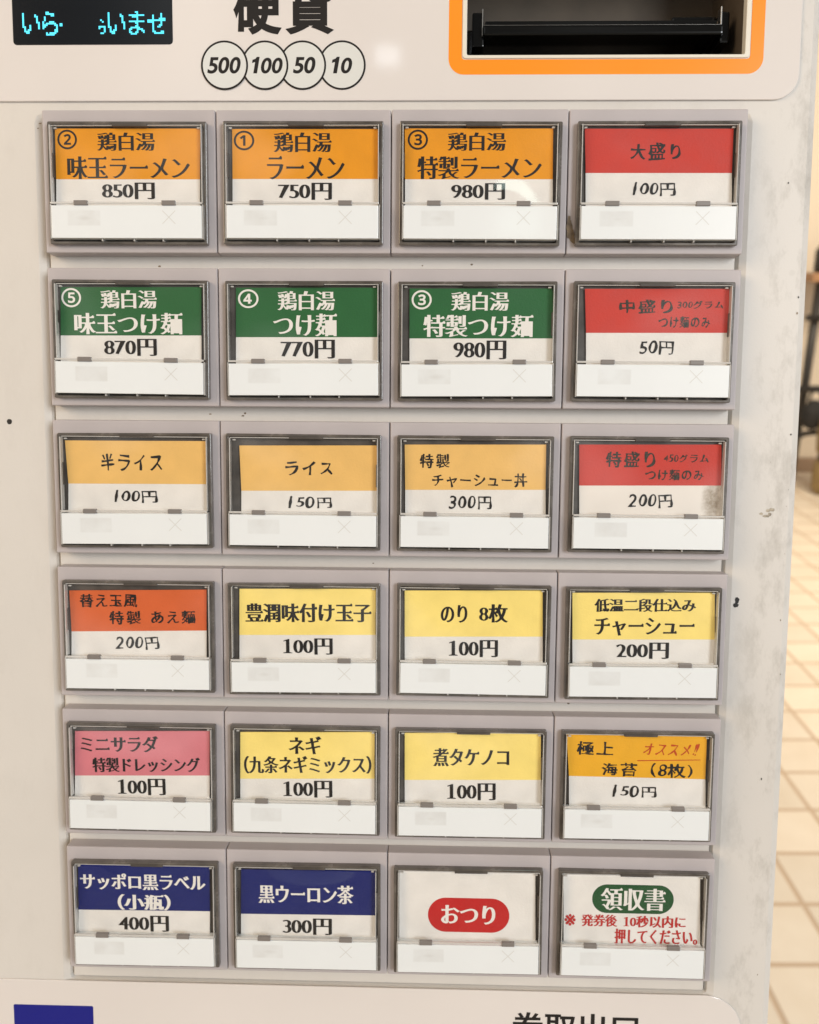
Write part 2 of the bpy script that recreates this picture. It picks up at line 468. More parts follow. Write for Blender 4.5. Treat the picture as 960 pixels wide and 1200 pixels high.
M['wallpaint'] = mat('cream_wall_paint', (0.78, 0.68, 0.55), 0.7, 0.3); vary(M['wallpaint'], 1.5, 0.08, 0, 0.1, 90)
M['skirting'] = mat('brown_skirting', (0.36, 0.25, 0.17), 0.5)
wl = MB(); simple_box(wl, -5, 9, 5.35, 5.45, 0.09, 4.2, M['wallpaint'])
wall = wl.build('wall', scale=1)
inst(wall, label='plain cream wall at the far end of the tiled floor', category='wall')
sk = MB(); simple_box(sk, -5, 9, 5.335, 5.45, 0.0, 0.089, M['skirting']); sk.build('skirting_board', wall, scale=1)

M['wood'] = mat('light_brown_wood', (0.36, 0.19, 0.09), 0.45); vary(M['wood'], 14, 0.3)
M['iron'] = mat('black_iron', (0.022, 0.018, 0.015), 0.4)
M['ochre'] = mat('ochre_vinyl', (0.34, 0.235, 0.095), 0.5); vary(M['ochre'], 20, 0.2)
M['darkband'] = mat('dark_brown_band', (0.07, 0.045, 0.025), 0.6)
M['bag'] = mat('black_bag_cloth', (0.02, 0.018, 0.017), 0.8); vary(M['bag'], 25, 0.5)

def tube(mb, pts, r, m, n=10):
    pts = [Vector(p) for p in pts]; rings = []
    for i, p in enumerate(pts):
        d = (pts[min(i+1, len(pts)-1)]-pts[max(i-1, 0)]).normalized()
        a = d.orthogonal().normalized() if i == 0 else (a - d*a.dot(d)).normalized()
        b = d.cross(a)
        rings.append([p+(a*math.cos(2*math.pi*k/n)+b*math.sin(2*math.pi*k/n))*r for k in range(n)])
    vs = [q for rg in rings for q in rg]; fs = []
    for i in range(len(pts)-1):
        for k in range(n): fs.append([i*n+k, i*n+(k+1) % n, (i+1)*n+(k+1) % n, (i+1)*n+k])
    fs.append(list(range(n))[::-1]); fs.append([(len(pts)-1)*n+k for k in range(n)])
    mb.mesh(vs, fs, m)

# high wooden counter table on black iron legs, seen past the machine's edge
tb = bpy.data.objects.new('counter_table', None); COL.objects.link(tb); tb.location = (2.25, 5.10, 0)
inst(tb, label='high table with light wood top on black iron legs and crossbars', category='table')
t_ = MB(); simple_box(t_, 0.0, 1.4, -0.17, 0.19, 1.185, 1.235, M['wood'], 0.006); t_.build('tabletop', tb, scale=1)
for (x, y) in ((0.05, -0.13), (1.3, -0.13), (0.05, 0.14), (1.3, 0.14)):
    g = MB(); tube(g, [(x+0.01, y, 1.184), (x, y, 0.62), (x-0.02, y, 0.0)], 0.024, M['iron']); g.build('leg', tb, True, scale=1)
g = MB(); tube(g, [(-0.012, -0.175, 0.992), (1.35, -0.175, 0.992)], 0.018, M['iron']); g.build('crossbar', tb, True, scale=1)
g = MB(); tube(g, [(-0.02, -0.175, 0.59), (0.6, -0.175, 0.592), (1.35, -0.175, 0.59)], 0.020, M['iron']); g.build('crossbar', tb, True, scale=1)
g = MB(); tube(g, [(-0.06, -0.178, 0.22), (0.0, -0.178, 0.29), (0.06, -0.178, 0.33), (1.35, -0.178, 0.50)], 0.016, M['iron']); g.build('brace', tb, True, scale=1)
g = MB()
bmx = bmesh.new(); bmesh.ops.create_icosphere(bmx, subdivisions=3, radius=1)
for v in bmx.verts:
    v.co = Vector((v.co.x*0.07, v.co.y*0.045, v.co.z*0.085))*(1+0.22*noise.noise(v.co*2.2))
g.bm(bmx, M['bag'])
tube(g, [(-0.04, 0, 0.05), (-0.03, 0, 0.12), (0.0, 0, 0.15), (0.03, 0, 0.12), (0.04, 0, 0.05)], 0.008, M['bag'])
bag = g.build('bag', None, True, scale=1); bag.location = (2.325, 4.87, 0.45)
inst(bag, label='small black bag hanging from the lower crossbar of the high table', category='bag')
jar = MB()
def lathe(mb, prof, m, n=32, cx=0, cy=0):
    vs = [(cx+r*math.cos(2*math.pi*k/n), cy+r*math.sin(2*math.pi*k/n), z) for r, z in prof for k in range(n)]
    fs = [[i*n+k, i*n+(k+1) % n, (i+1)*n+(k+1) % n, (i+1)*n+k] for i in range(len(prof)-1) for k in range(n)]
    fs.append([(len(prof)-1)*n+k for k in range(n)])
    mb.mesh(vs, fs, m)
lathe(jar, [(0.0, 0), (0.05, 0.0), (0.055, 0.02), (0.055, 0.12), (0.035, 0.15), (0.03, 0.19), (0.034, 0.195), (0.0, 0.2)], M['iron'])
jo = jar.build('jar', None, True, scale=1); jo.location = (2.345, 5.02, 1.2365)
inst(jo, label='dark jar standing on the light wood tabletop', category='jar')
# round two-tier ochre seat
st = bpy.data.objects.new('round_stool', None); COL.objects.link(st); st.location = (2.47, 4.80, 0)
inst(st, label='round ochre padded stool with a dark band on the tiles', category='stool')
for nm, z0, z1 in (('drum', 0.0, 0.20), ('seat', 0.225, 0.47)):
    g = MB(); lathe(g, [(0.0, z0), (0.105, z0), (0.125, z0+0.02), (0.13, (z0+z1)/2), (0.125, z1-0.025), (0.105, z1), (0.0, z1+0.004)], M['ochre'])
    g.build(nm, st, True, scale=1)
g = MB(); lathe(g, [(0.0, 0.196), (0.112, 0.196), (0.112, 0.23), (0.0, 0.23)], M['darkband']); g.build('band', st, True, scale=1)

# ------------------------------------------------------------------ the ticket machine
ROOT = bpy.data.objects.new('ticket_machine', None); COL.objects.link(ROOT)
base = PANEL @ Vector((-0.02, -0.16, -0.2)); ROOT.location = (base.x, base.y, 0)
inst(ROOT, label='ivory meal ticket vending machine with rows of coloured menu buttons, grimy along its right edge', category='vending machine')
bpy.context.view_layer.update()
def on_panel(o, u=0, v=0, w=0):
    o.parent = ROOT
    o.matrix_parent_inverse = Matrix.Identity(4)
    o.matrix_basis = Matrix.Translation(-ROOT.location) @ PANEL @ Matrix.Translation(Vector((u, v, w))*MM)
    return o

# ivory paint with grime that gathers right of the buttons
M['ivory'] = mat('ivory_paint', (0.665, 0.635, 0.59), 0.42, 0.4)
def grime(m):
    mx = vary(m, 7, 0.09, 0.06, 0.08, 1400)
    t = m.node_tree; b = t.nodes['Principled BSDF']
    tc = N(m, 'ShaderNodeTexCoord'); sep = N(m, 'ShaderNodeSeparateXYZ'); t.links.new(tc.outputs['Object'], sep.inputs[0])
    mp = N(m, 'ShaderNodeMapping'); mp.inputs['Scale'].default_value = (1.0, 0.45, 1.0); t.links.new(tc.outputs['Object'], mp.inputs[0])
    n1 = N(m, 'ShaderNodeTexNoise', Scale=70.0, Detail=10, Roughness=0.74); t.links.new(mp.outputs[0], n1.inputs['Vector'])
    r1 = N(m, 'ShaderNodeMapRange'); r1.inputs[1].default_value = 0.50; r1.inputs[2].default_value = 0.76; t.links.new(n1.outputs['Fac'], r1.inputs[0])
    zone = N(m, 'ShaderNodeMapRange'); zone.inputs[1].default_value = 0.118; zone.inputs[2].default_value = 0.136; zone.inputs[3].default_value = 0.08; zone.inputs[4].default_value = 0.62
    t.links.new(sep.outputs[0], zone.inputs[0])
    mu = N(m, 'ShaderNodeMath', operation='MULTIPLY'); t.links.new(r1.outputs[0], mu.inputs[0]); t.links.new(zone.outputs[0], mu.inputs[1])
    n2 = N(m, 'ShaderNodeTexVoronoi', Scale=60.0); t.links.new(tc.outputs['Object'], n2.inputs['Vector'])
    r2 = N(m, 'ShaderNodeMapRange'); r2.inputs[1].default_value = 0.05; r2.inputs[2].default_value = 0.085; r2.inputs[3].default_value = 0.15; r2.inputs[4].default_value = 0; t.links.new(n2.outputs['Distance'], r2.inputs[0])
    m2 = N(m, 'ShaderNodeMath', operation='MULTIPLY'); t.links.new(r2.outputs[0], m2.inputs[0]); t.links.new(zone.outputs[0], m2.inputs[1])
    mm_ = N(m, 'ShaderNodeMath', operation='MAXIMUM'); t.links.new(mu.outputs[0], mm_.inputs[0]); t.links.new(m2.outputs[0], mm_.inputs[1])
    mc = N(m, 'ShaderNodeMix', data_type='RGBA'); t.links.new(mm_.outputs[0], mc.inputs[0]); t.links.new(mx.outputs[2], mc.inputs[6]); mc.inputs[7].default_value = (0.22, 0.195, 0.15, 1)
    t.links.new(mc.outputs[2], b.inputs['Base Color'])
grime(M['ivory'])
M['blackmark'] = mat('black_scuff', (0.01, 0.009, 0.008), 0.6)
M['smear'] = mat('tan_smear', (0.40, 0.35, 0.27), 0.6); vary(M['smear'], 600, 0.5)
M['brownstain'] = mat('brown_stain', (0.20, 0.14, 0.08), 0.6); vary(M['brownstain'], 400, 0.5)
M['gap'] = mat('dark_gap', (0.03, 0.025, 0.02), 0.8)

# cabinet body: front follows the leaning panel, back upright, standing on the floor
LX, RX = -215.0, 145.6
def floor_v(u, w):                       # v (mm) where the panel plane meets the floor
    p = PANEL @ Vector((u*MM, 0, w*MM)); d = PANEL.to_3x3() @ Vector((0, 1, 0))
    return -p.z/d.z/MM
FRONT = PD
def outline(r): return rrect(LX, RX, floor_v(0, FRONT)+90, 190, r)
holes = [rrect(-122.0, 120.3, -319.6, -2.0, 0.8, 2)[::-1], rrect(24.6, 120.4, 19.0, 62.0, 0.6, 2)[::-1]]
fp = MB()
slab(fp, [rrect(LX, RX, floor_v(0, FRONT)+70, 190, 9)]+holes, FRONT-9, FRONT, M['ivory'], 3.2)
# the closed box behind the front skin
bx = rrect(LX+0.8, RX-0.8, floor_v(0, FRONT)+71, 189, 7)
n = len(bx)
fp.mesh([(x, y, FRONT-5) for x, y in bx]+[(x, y, FRONT-330) for x, y in bx], [[i, n+i, n+(i+1) % n, (i+1) % n] for i in range(n)]+[list(range(n, 2*n))[::-1]], M['ivory'])
def blot(mb, cx, cy, rx, ry, m, seed, z=FRONT+0.05, rough=0.5):
    mb.poly([(cx+rx*math.cos(a)*(1+rough*noise.noise(Vector((math.cos(a)*2, math.sin(a)*2, seed)))),
              cy+ry*math.sin(a)*(1+rough*noise.noise(Vector((math.cos(a)*2, math.sin(a)*2, seed+7)))), z) for a in [2*math.pi*i/22 for i in range(22)]], m)
blot(fp, -138.1, -106.2, 0.95, 0.95, M['blackmark'], 1, rough=0.15)
blot(fp, 125.6, -168.6, 0.75, 1.3, M['blackmark'], 2); blot(fp, 125.2, -170.3, 1.0, 0.8, M['blackmark'], 3, FRONT+0.07)
for i in range(5): blot(fp, 134.5+random.uniform(-2, 4), -137+random.uniform(-1.3, 1.6), random.uniform(0.6, 1.6), random.uniform(0.4, 0.9), M['smear'], 10+i, FRONT+0.05+i*0.01)
for i in range(12):
    v_ = -330*random.random()**0.8+12; u_ = random.choice((random.uniform(141, 143), random.uniform(125, 142)))
    s_ = random.uniform(0.10, 0.28); blot(fp, u_, v_, s_, s_*random.uniform(0.7, 2.0), M['brownstain'] if random.random() < .6 else M['blackmark'], 30+i, FRONT+0.15)
for i in range(14):
    blot(fp, random.uniform(-124, 80), -2+random.uniform(-3, 3.2), random.uniform(0.25, 0.9), random.uniform(0.1, 0.25), M['brownstain'], 90+i, FRONT+0.06)
on_panel(fp.build('front_panel'))
# plinth under the leaning front
pl = MB()
pz = PANEL @ Vector((0, (floor_v(0, FRONT)+75)*MM, FRONT*MM))
simple_box(pl, -0.205, 0.135, pz.y+0.03-ROOT.location.y, pz.y+0.30-ROOT.location.y, 0.0, pz.z+0.05, M['gap'], 0.004)
plo = pl.build('plinth', ROOT, scale=1)

# insert that carries the six button rows
ins = MB()
ins.bevbox(-121.3, 119.6, -318.8, -2.6, FRONT-7, FRONT-0.15, 0.35, M['ivory'], 1)
ins.poly([(-124, -322, FRONT-7.5), (124, -322, FRONT-7.5), (124, 2, FRONT-7.5), (-124, 2, FRONT-7.5)], M['gap'])
for i in range(9):
    blot(ins, random.uniform(-100, 110), -(random.randrange(1, 6)*ROW-2.4+random.uniform(-1, 1)), random.uniform(.2, .6), random.uniform(.12, .35), M['brownstain'], 150+i, FRONT-0.1)
on_panel(ins.build('button_backing'))

# glossy decorated sheet across the top: coin marks, orange surround of the note slot
M['acrylic'] = mat('glossy_acrylic_sheet', (0.72, 0.675, 0.64), 0.42, 0.1, 1.0); M['acrylic'].node_tree.nodes['Principled BSDF'].inputs['Coat Roughness'].default_value = 0.055; vary(M['acrylic'], 12, 0.03, 0.05, 0.03, 300)
M['coin'] = mat('coin_grey_print', (0.68, 0.685, 0.65), 0.25, 0.5, 0.5)
M['orangeprint'] = mat('orange_print', s2l(250, 146, 24), 0.25, 0.5, 0.5)
M['blueprint'] = mat('blue_print', (0.003, 0.006, 0.21), 0.4, 0.4, 0.1)
up = MB()
ZU = FRONT+0.9
slab(up, [rrect(-200, 138.2, 4.7, 186, (3, 8.5, 8.5, 3)), rrect(24.6, 120.4, 19.0, 62.0, 0.6, 2)[::-1]], FRONT+0.02, ZU, M['acrylic'], 0.25)
slab(up, [rrect(19.2, 125.8, 13.1, 68, 5.2), rrect(23.7, 121.3, 18.0, 63.0, 1.0, 3)[::-1]], ZU-0.1, ZU+0.05, M['orangeprint'])
for i, (u, tx, wd) in enumerate(((-57.8, '500', 11.6), (-43.9, '100', 10.6), (-30.9, '50', 7.8), (-17.3, '10', 7.0))):
    z = ZU+0.30-i*0.07
    cc = arc(u, 16.3, 8.15, 0, 360, 48)[:-1]; ci = arc(u, 16.3, 7.5, 0, 360, 48)[:-1]
    up.poly([(x, y, z) for x, y in cc], M['ink']); up.poly([(x, y, z+0.03) for x, y in ci], M['coin'])
    ox = (-0.2, 0.9, 0.6, 0.0)[i]
    write(up, tx, 'goti', M['ink'], u+ox, 16.3, wd, 5.5, z+0.05, 0, 0.17)
write(up, '硬', 'got', M['ink'], -46.3, 35.0, 16.6, 17.2, ZU+0.06)
write(up, '貨', 'got', M['ink'], -28.4, 34.9, 16.8, 17.0, ZU+0.06)
on_panel(up.build('upper_sheet'))

lo = MB()
slab(lo, [rrect(-200, 134.3, -420, -320.3, (3, 3, 14, 3))], FRONT+0.02, ZU-0.2, M['acrylic'], 0.25)
slab(lo, [rrect(-144.9, -113.8, -352, -330.5, 0.5, 2)], ZU-0.25, ZU-0.15, M['blueprint'])
write(lo, '券取出口', 'gotl', M['ink'], 71.4, -334.2, 48.0, 11.2, ZU-0.13)
on_panel(lo.build('lower_sheet'))

# VFD greeting display
M['screen'] = mat('black_display_glass', (0.004, 0.006, 0.009), 0.15, 0.35, 0.0)
M['vfd'] = mat('cyan_dots', (0.0, 0.02, 0.03), 0.5, 0.3, 0, 0, (0.10, 0.78, 1.0), 1.5)
M['vfdtop'] = mat('display_inner_frame', (0.012, 0.016, 0.020), 0.4)
dp = MB()
slab(dp, [rrect(-131.2, -75.6, 23.3, 45, 1.3)], ZU-0.3, ZU+0.10, M['screen'], 0.1)
def dots(mb, ch, u0, u1, v0, v1, nx, ny, z):
    loops, adv, asc = glyph(ch)
    loops = [l for l in loops]
    xs = [p.x for l in loops for p in l]; ys = [p.y for l in loops for p in l]
    a0, a1, b0, b1 = min(xs), max(xs), min(ys), max(ys)
    def inside(x, y):
        c = False
        for l in loops:
            for i in range(len(l)):
                p, q = l[i-1], l[i]
                if (p.y > y) != (q.y > y) and x < (q.x-p.x)*(y-p.y)/(q.y-p.y)+p.x: c = not c
        return c
    dx, dy = (u1-u0)/nx, (v1-v0)/ny
    for i in range(nx):
        for j in range(ny):
            hit = sum(inside(a0+(i+a)/nx*(a1-a0), b0+(j+b)/ny*(b1-b0)) for a in (.2, .5, .8) for b in (.2, .5, .8))
            if hit >= 4:
                x, y = u0+i*dx, v0+j*dy
                mb.poly([(x, y, z), (x+dx*.97, y, z), (x+dx*.97, y+dy*.97, z), (x, y+dy*.97, z)], M['vfd'])
up_ = lambda px: -131.0+(px-16.5)*55.5/186.5      # along the glass
for ch, a, b, y0, y1, nx, ny in (('い', 27.5, 47.8, 27.0, 33.8, 10, 14), ('ら', 51, 68.8, 26.4, 34.2, 9, 15), ('・', 71, 74.3, 29.4, 30.4, 2, 2),
                              ('ら', 116.5, 124.6, 26.8, 31.6, 4, 9), ('い', 127.5, 147.5, 26.8, 33.9, 10, 14), ('ま', 152, 170, 26.6, 34.2, 10, 15), ('せ', 173.5, 194.5, 26.8, 33.6, 11, 13)):
    dots(dp, ch, up_(a), up_(b), y0, y1, nx, ny, ZU+0.14)
on_panel(dp.build('display'))

# banknote slot: ivory lip, dark cavity, black tray bar with brackets
M['lip'] = mat('ivory_lip', (0.74, 0.70, 0.60), 0.4)
M['cavity'] = mat('dark_cavity', (0.085, 0.065, 0.045), 0.6); vary(M['cavity'], 40, 0.5)
M['tray'] = mat('black_gloss_tray', (0.004, 0.0045, 0.0045), 0.08, 0.35, 0.0)
M['steel'] = mat('worn_steel', (0.45, 0.43, 0.40), 0.3, 0.5, 0, 1.0)
sl = MB()
slab(sl, [rrect(23.9, 121.1, 18.2, 62.6, 1.2, 3), rrect(25.4, 119.4, 19.3, 61.5, 0.6, 2)[::-1]], FRONT-2, ZU+0.55, M['lip'], 0.2)
X0, X1, Y0, Y1, ZB = 25.3, 119.5, 19.2, 61.6, -42
sl.poly([(X0, Y0, ZB), (X1, Y0, ZB), (X1, Y1, ZB), (X0, Y1, ZB)], M['cavity'])
sl.poly([(X0, Y0, -8), (X1, Y0, -8), (X1, Y0, ZB), (X0, Y0, ZB)], M['cavity'])
sl.poly([(X0, Y1, -8), (X0, Y1, ZB), (X1, Y1, ZB), (X1, Y1, -8)], M['cavity'])
sl.poly([(X0, Y0, -8), (X0, Y0, ZB), (X0, Y1, ZB), (X0, Y1, -8)], M['cavity'])
sl.poly([(X1, Y0, -8), (X1, Y1, -8), (X1, Y1, ZB), (X1, Y0, ZB)], M['cavity'])
slot = on_panel(sl.build('banknote_slot'))
tr_ = MB()
tr_.bevbox(31, 114, 28.6, 32.0, -30, -11, 0.9, M['tray'], 3)
tr_.bevbox(32, 113, 31.9, 34.6, -34, -14, 0.5, M['tray'], 2)
tr_.bevbox(31.5, 113.5, 32.05, 32.5, -14.2, -12.2, 0.15, M['steel'], 1)
tr_.bevbox(27.5, 31.6, 25.5, 37.0, -30, -13, 0.6, M['tray'], 2)
tr_.bevbox(113.4, 116.6, 26.6, 37.0, -30, -13, 0.6, M['tray'], 2)
tr_.bevbox(98, 113.5, 33.0, 37.5, -32, -18, 0.6, M['tray'], 2)
tr_.bevbox(25.6, 29.6, 19.6, 36, -40, -24, 0.6, M['tray'], 2)
tr_.bevbox(30.8, 31.3, 29.0, 38.0, -16, -12.6, 0.1, M['steel'], 1)
tr_.bevbox(113.3, 113.8, 30.0, 38.5, -16, -12.6, 0.1, M['steel'], 1)
tr_.bevbox(111.5, 114.5, 21.5, 25.0, -40, -26, 0.4, M['tray'], 1)
tr_.build('note_tray', slot)

# ------------------------------------------------------------------ buttons
CARDS = [
 (0,0,'orange',[(-24.99,17.38),(24.98,17.31),(-25.08,0.63),(24.64,0.63),(-25.37,-8.02),(24.49,-7.98)],-0.08,[('②','circ','ink',-20.84,13.75,6.73,6.46),('鶏白湯','min','ink',-0.62,13.04,19.93,5.98),('味玉ラーメン','min','ink',0.08,4.39,42.38,7.51),('850円','min','ink',-0.16,-3.25,18.29,5.51)]),
 (0,1,'orange',[(-24.14,17.19),(25.51,17.12),(-24.21,0.77),(25.57,0.77),(-24.32,-8.14),(25.6,-8.1)],-0.08,[('①','circ','ink',-20.1,13.41,7.0,6.43),('鶏白湯','min','ink',-0.16,12.82,19.78,6.43),('ラーメン','min','ink',0.96,4.28,26.53,7.3),('750円','min','ink',0.64,-3.32,18.42,5.64)]),
 (0,2,'orange',[(-25.42,17.22),(24.59,17.15),(-25.19,0.63),(24.81,0.64),(-25.13,-7.93),(25.01,-7.89)],-0.08,[('③','circ','ink',-20.95,13.54,6.81,6.56),('鶏白湯','min','ink',-1.08,12.92,19.74,5.92),('特製ラーメン','min','ink',-0.03,4.35,42.14,7.44),('980円','min','ink',-0.34,-3.39,18.29,5.42)]),
 (0,3,'red',[(-24.78,17.13),(24.82,17.06),(-24.1,2.73),(24.88,2.72),(-23.8,-7.88),(25.35,-7.84)],-0.08,[('大盛り','hand','ink',-0.92,9.68,16.88,5.84),('100円','hnum','ink',-0.83,-2.53,14.48,4.66)]),
 (1,0,'green',[(-24.8,17.03),(24.47,17.18),(-25.35,0.46),(24.2,0.69),(-25.64,-8.38),(24.05,-8.12)],0.17,[('⑤','circ','white',-21.17,13.42,6.9,6.55),('鶏白湯','min','white',-1.08,12.93,19.83,6.2),('味玉つけ麺','min','white',-1.35,4.63,38.09,7.31),('870円','min','ink',-0.81,-3.54,18.58,5.88)]),
 (1,1,'green',[(-23.5,17.02),(26.0,17.18),(-23.71,0.16),(26.06,0.39),(-23.83,-8.93),(26.1,-8.66)],0.19,[('④','circ','white',-19.24,13.27,7.12,6.37),('鶏白湯','min','white',0.83,12.68,19.98,6.51),('つけ麺','min','white',0.42,4.42,22.26,7.71),('770円','min','ink',1.36,-3.82,18.89,6.44)]),
 (1,2,'green',[(-23.41,16.92),(25.58,17.08),(-23.29,0.0),(25.98,0.23),(-23.22,-8.9),(26.19,-8.63)],0.19,[('③','circ','white',-19.2,13.11,6.91,6.49),('鶏白湯','min','white',0.83,12.68,19.92,6.33),('特製つけ麺','min','white',0.34,4.31,37.89,7.52),('980円','min','ink',1.08,-3.81,18.26,6.4)]),
 (1,3,'red',[(-23.33,17.0),(25.7,17.16),(-22.52,2.16),(25.91,2.38),(-22.23,-8.45),(26.37,-8.19)],0.19,[('中盛り','hand','fadeink',-2.36,11.1,18.34,4.73),('300グラム','hand','fadeink',16.11,11.74,15.62,2.72),('つけ麺のみ','hand','fadeink',10.84,5.91,17.67,3.96),('50円','hnum','ink',1.81,-2.7,11.74,4.86)]),
 (2,0,'rice',[(-25.03,16.52),(25.55,16.67),(-24.31,1.26),(25.31,1.47),(-24.62,-8.5),(25.15,-8.25)],0.17,[('半ライス','hand','ink',-1.42,8.96,21.82,6.15),('100円','hnum','ink',-0.09,-3.11,15.6,4.68)]),
 (2,1,'rice',[(-22.95,15.23),(25.46,15.62),(-22.42,-0.72),(26.09,-0.27),(-22.53,-10.14),(26.12,-9.65)],0.46,[('ライス','hand','ink',1.58,7.41,16.71,4.96),('150円','hnum','ink',2.02,-4.52,15.56,4.42)]),
 (2,2,'rice',[(-24.69,15.99),(24.71,16.38),(-24.41,0.11),(24.83,0.57),(-24.34,-9.98),(25.06,-9.48)],0.45,[('特製','hand','ink',-14.18,10.31,10.52,5.08),('チャーシュー丼','hand','ink',1.69,3.67,33.33,5.0),('300円','hnum','ink',-1.45,-4.16,15.17,4.88)]),
 (2,3,'red',[(-23.83,16.47),(25.26,16.85),(-23.45,2.17),(25.87,2.62),(-23.14,-9.24),(26.35,-8.74)],0.44,[('特盛り','hand','fadeink',-5.88,11.42,17.26,5.64),('450グラム','hand','fadeink',13.37,11.95,15.6,2.82),('つけ麺のみ','hand','fadeink',9.41,6.2,20.28,3.87),('200円','hnum','ink',1.48,-3.07,15.66,4.97)]),
 (3,0,'vermilion',[(-25.24,15.3),(24.55,16.22),(-24.85,0.31),(24.31,1.29),(-25.18,-10.26),(24.14,-9.23)],1.06,[('替え玉風','hand','ink',-11.14,11.77,20.97,4.99),('特製','hand','ink',-5.22,5.59,11.55,5.01),('あえ麺','hand','ink',12.33,6.04,16.09,4.81),('200円','hnum','ink',-0.92,-3.71,16.18,4.91)]),
 (3,1,'yellow',[(-23.52,16.71),(25.31,17.31),(-23.72,-0.11),(25.36,0.57),(-23.84,-9.53),(25.4,-8.81)],0.7,[('豊潤味付け玉子','minb','ink',1.15,8.33,45.31,6.84),('100円','min','ink',0.97,-4.0,17.86,5.95)]),
 (3,2,'yellow',[(-24.34,16.82),(24.6,17.42),(-24.23,0.09),(24.97,0.76),(-24.16,-9.92),(25.2,-9.19)],0.7,[('のり','minb','ink',-6.69,8.6,9.48,6.41),('8枚','minb','ink',7.46,8.96,10.43,6.65),('100円','min','ink',0.36,-3.94,17.56,6.23)]),
 (3,3,'yellow',[(-24.84,16.73),(25.16,17.35),(-24.4,-0.14),(25.87,0.55),(-24.15,-9.66),(26.27,-8.92)],0.71,[('低温二段仕込み','minb','ink',0.91,12.57,35.84,4.72),('チャーシュー','minb','ink',0.88,4.81,35.33,6.48),('200円','min','ink',0.5,-3.86,18.71,5.9)]),
 (4,0,'pink',[(-24.77,15.74),(24.83,16.58),(-25.3,-1.1),(24.57,-0.19),(-25.61,-10.89),(24.42,-9.94)],0.97,[('ミニサラダ','minb','ink',-8.52,11.12,28.88,6.06),('特製ドレッシング','minb','ink',1.22,3.44,39.98,5.5),('100円','min','ink',-0.64,-5.01,17.72,6.25)]),
 (4,1,'yellow',[(-23.88,16.45),(25.05,17.27),(-24.1,-1.14),(25.11,-0.24),(-24.21,-10.7),(25.14,-9.75)],0.96,[('ネギ','minb','ink',-0.27,11.88,12.15,6.74),('（九条ネギミックス）','minb','ink',0.65,4.57,46.66,6.64),('100円','min','ink',0.67,-4.65,18.01,6.35)]),
 (4,2,'yellow',[(-23.99,17.14),(25.16,17.97),(-23.87,-0.49),(25.55,0.42),(-23.8,-10.84),(25.78,-9.88)],0.97,[('煮タケノコ','minb','ink',0.08,8.48,27.79,6.78),('100円','min','ink',0.42,-4.53,17.67,6.39)]),
 (4,3,'amber',[(-25.65,18.25),(24.62,17.83),(-24.32,2.05),(24.74,1.67),(-24.04,-8.88),(25.19,-9.22)],-0.48,[('極上','hand','ink',-15.24,12.58,13.17,5.08),('オススメ!!','hthin','orangeink',12.09,12.58,20.11,4.76),('海苔（8枚）','hand','ink',3.65,4.79,32.73,5.42),('150円','hnum','ink',-0.5,-3.23,15.96,4.71)]),
 (5,0,'navy',[(-25.16,17.23),(24.02,17.61),(-25.58,-0.36),(23.87,0.1),(-25.89,-10.48),(23.71,-9.98)],0.44,[('サッポロ黒ラベル','minb','white',-1.07,11.06,47.06,6.34),('（小瓶）','minb','white',-0.73,3.1,19.89,6.13),('400円','min','ink',-1.09,-5.27,18.98,6.23)]),
 (5,1,'navy',[(-24.27,16.67),(25.55,17.07),(-24.48,-0.64),(25.6,-0.16),(-24.59,-10.38),(25.64,-9.86)],0.46,[('黒ウーロン茶','minb','white',-0.17,7.49,35.69,7.14),('300円','min','ink',0.27,-5.09,18.32,6.37)]),
 (5,2,'white',[(-25.64,17.43),(24.32,17.51),(-25.55,1.54),(24.66,1.69),(-25.47,-10.49),(24.92,-10.29)],0.09,[('PILL','pill','pillred',0.09,0.78,30.02,13.28),('おつり','minb','white',-0.06,0.95,20.02,7.3)]),
 (5,3,'white',[(-25.36,17.32),(24.27,17.58),(-24.96,1.18),(24.92,1.5),(-24.67,-10.12),(25.37,-9.76)],0.3,[('PILL','pill','pillgreen',0.18,8.33,29.75,11.06),('領収書','min','white',0.19,8.27,23.69,8.55),('※','circ','red',-22.56,-0.13,4.1,4.54),('発券後','minb','red',-11.82,-0.13,13.43,4.64),('10秒以内に','minb','red',8.43,-0.24,22.66,4.52),('押してください。','minb','red',9.04,-6.01,30.4,5.84)]),
]

LABELS = {
 (0,0): 'button with orange card marked 2 and priced 850 yen, at the left end of the top row',
 (0,1): 'button with orange card marked 1 and priced 750 yen',
 (0,2): 'button with orange card marked 3 and priced 980 yen',
 (0,3): 'button with handwritten red card priced 100 yen, brown stain at its lower left corner',
 (1,0): 'button with green card marked 5 and priced 870 yen',
 (1,1): 'button with green card marked 4 and priced 770 yen',
 (1,2): 'button with green card marked 3 and priced 980 yen',
 (1,3): 'button with handwritten red card priced 50 yen',
 (2,0): 'button with tan handwritten card priced 100 yen',
 (2,1): 'button with tan handwritten card priced 150 yen, card slipped low',
 (2,2): 'button with tan handwritten card priced 300 yen',
 (2,3): 'button with handwritten red card priced 200 yen, smeared with grime',
 (3,0): 'button with handwritten vermilion card priced 200 yen',
 (3,1): 'button with yellow card for a seasoned egg at 100 yen, one line of seven characters',
 (3,2): 'button with yellow card for eight sheets of seaweed at 100 yen',
 (3,3): 'button with yellow card priced 200 yen',
 (4,0): 'button with pink card priced 100 yen',
 (4,1): 'button with yellow card for leeks at 100 yen, second line in brackets',
 (4,2): 'button with yellow card for bamboo shoots at 100 yen, below the seaweed button',
 (4,3): 'button with tilted amber card priced 150 yen, orange scribble in its corner',
 (5,0): 'button with navy card priced 400 yen',
 (5,1): 'button with navy card priced 300 yen',
 (5,2): 'button with white card bearing a red pill shaped mark',
 (5,3): 'button with white card bearing a green pill shaped mark and red writing'}

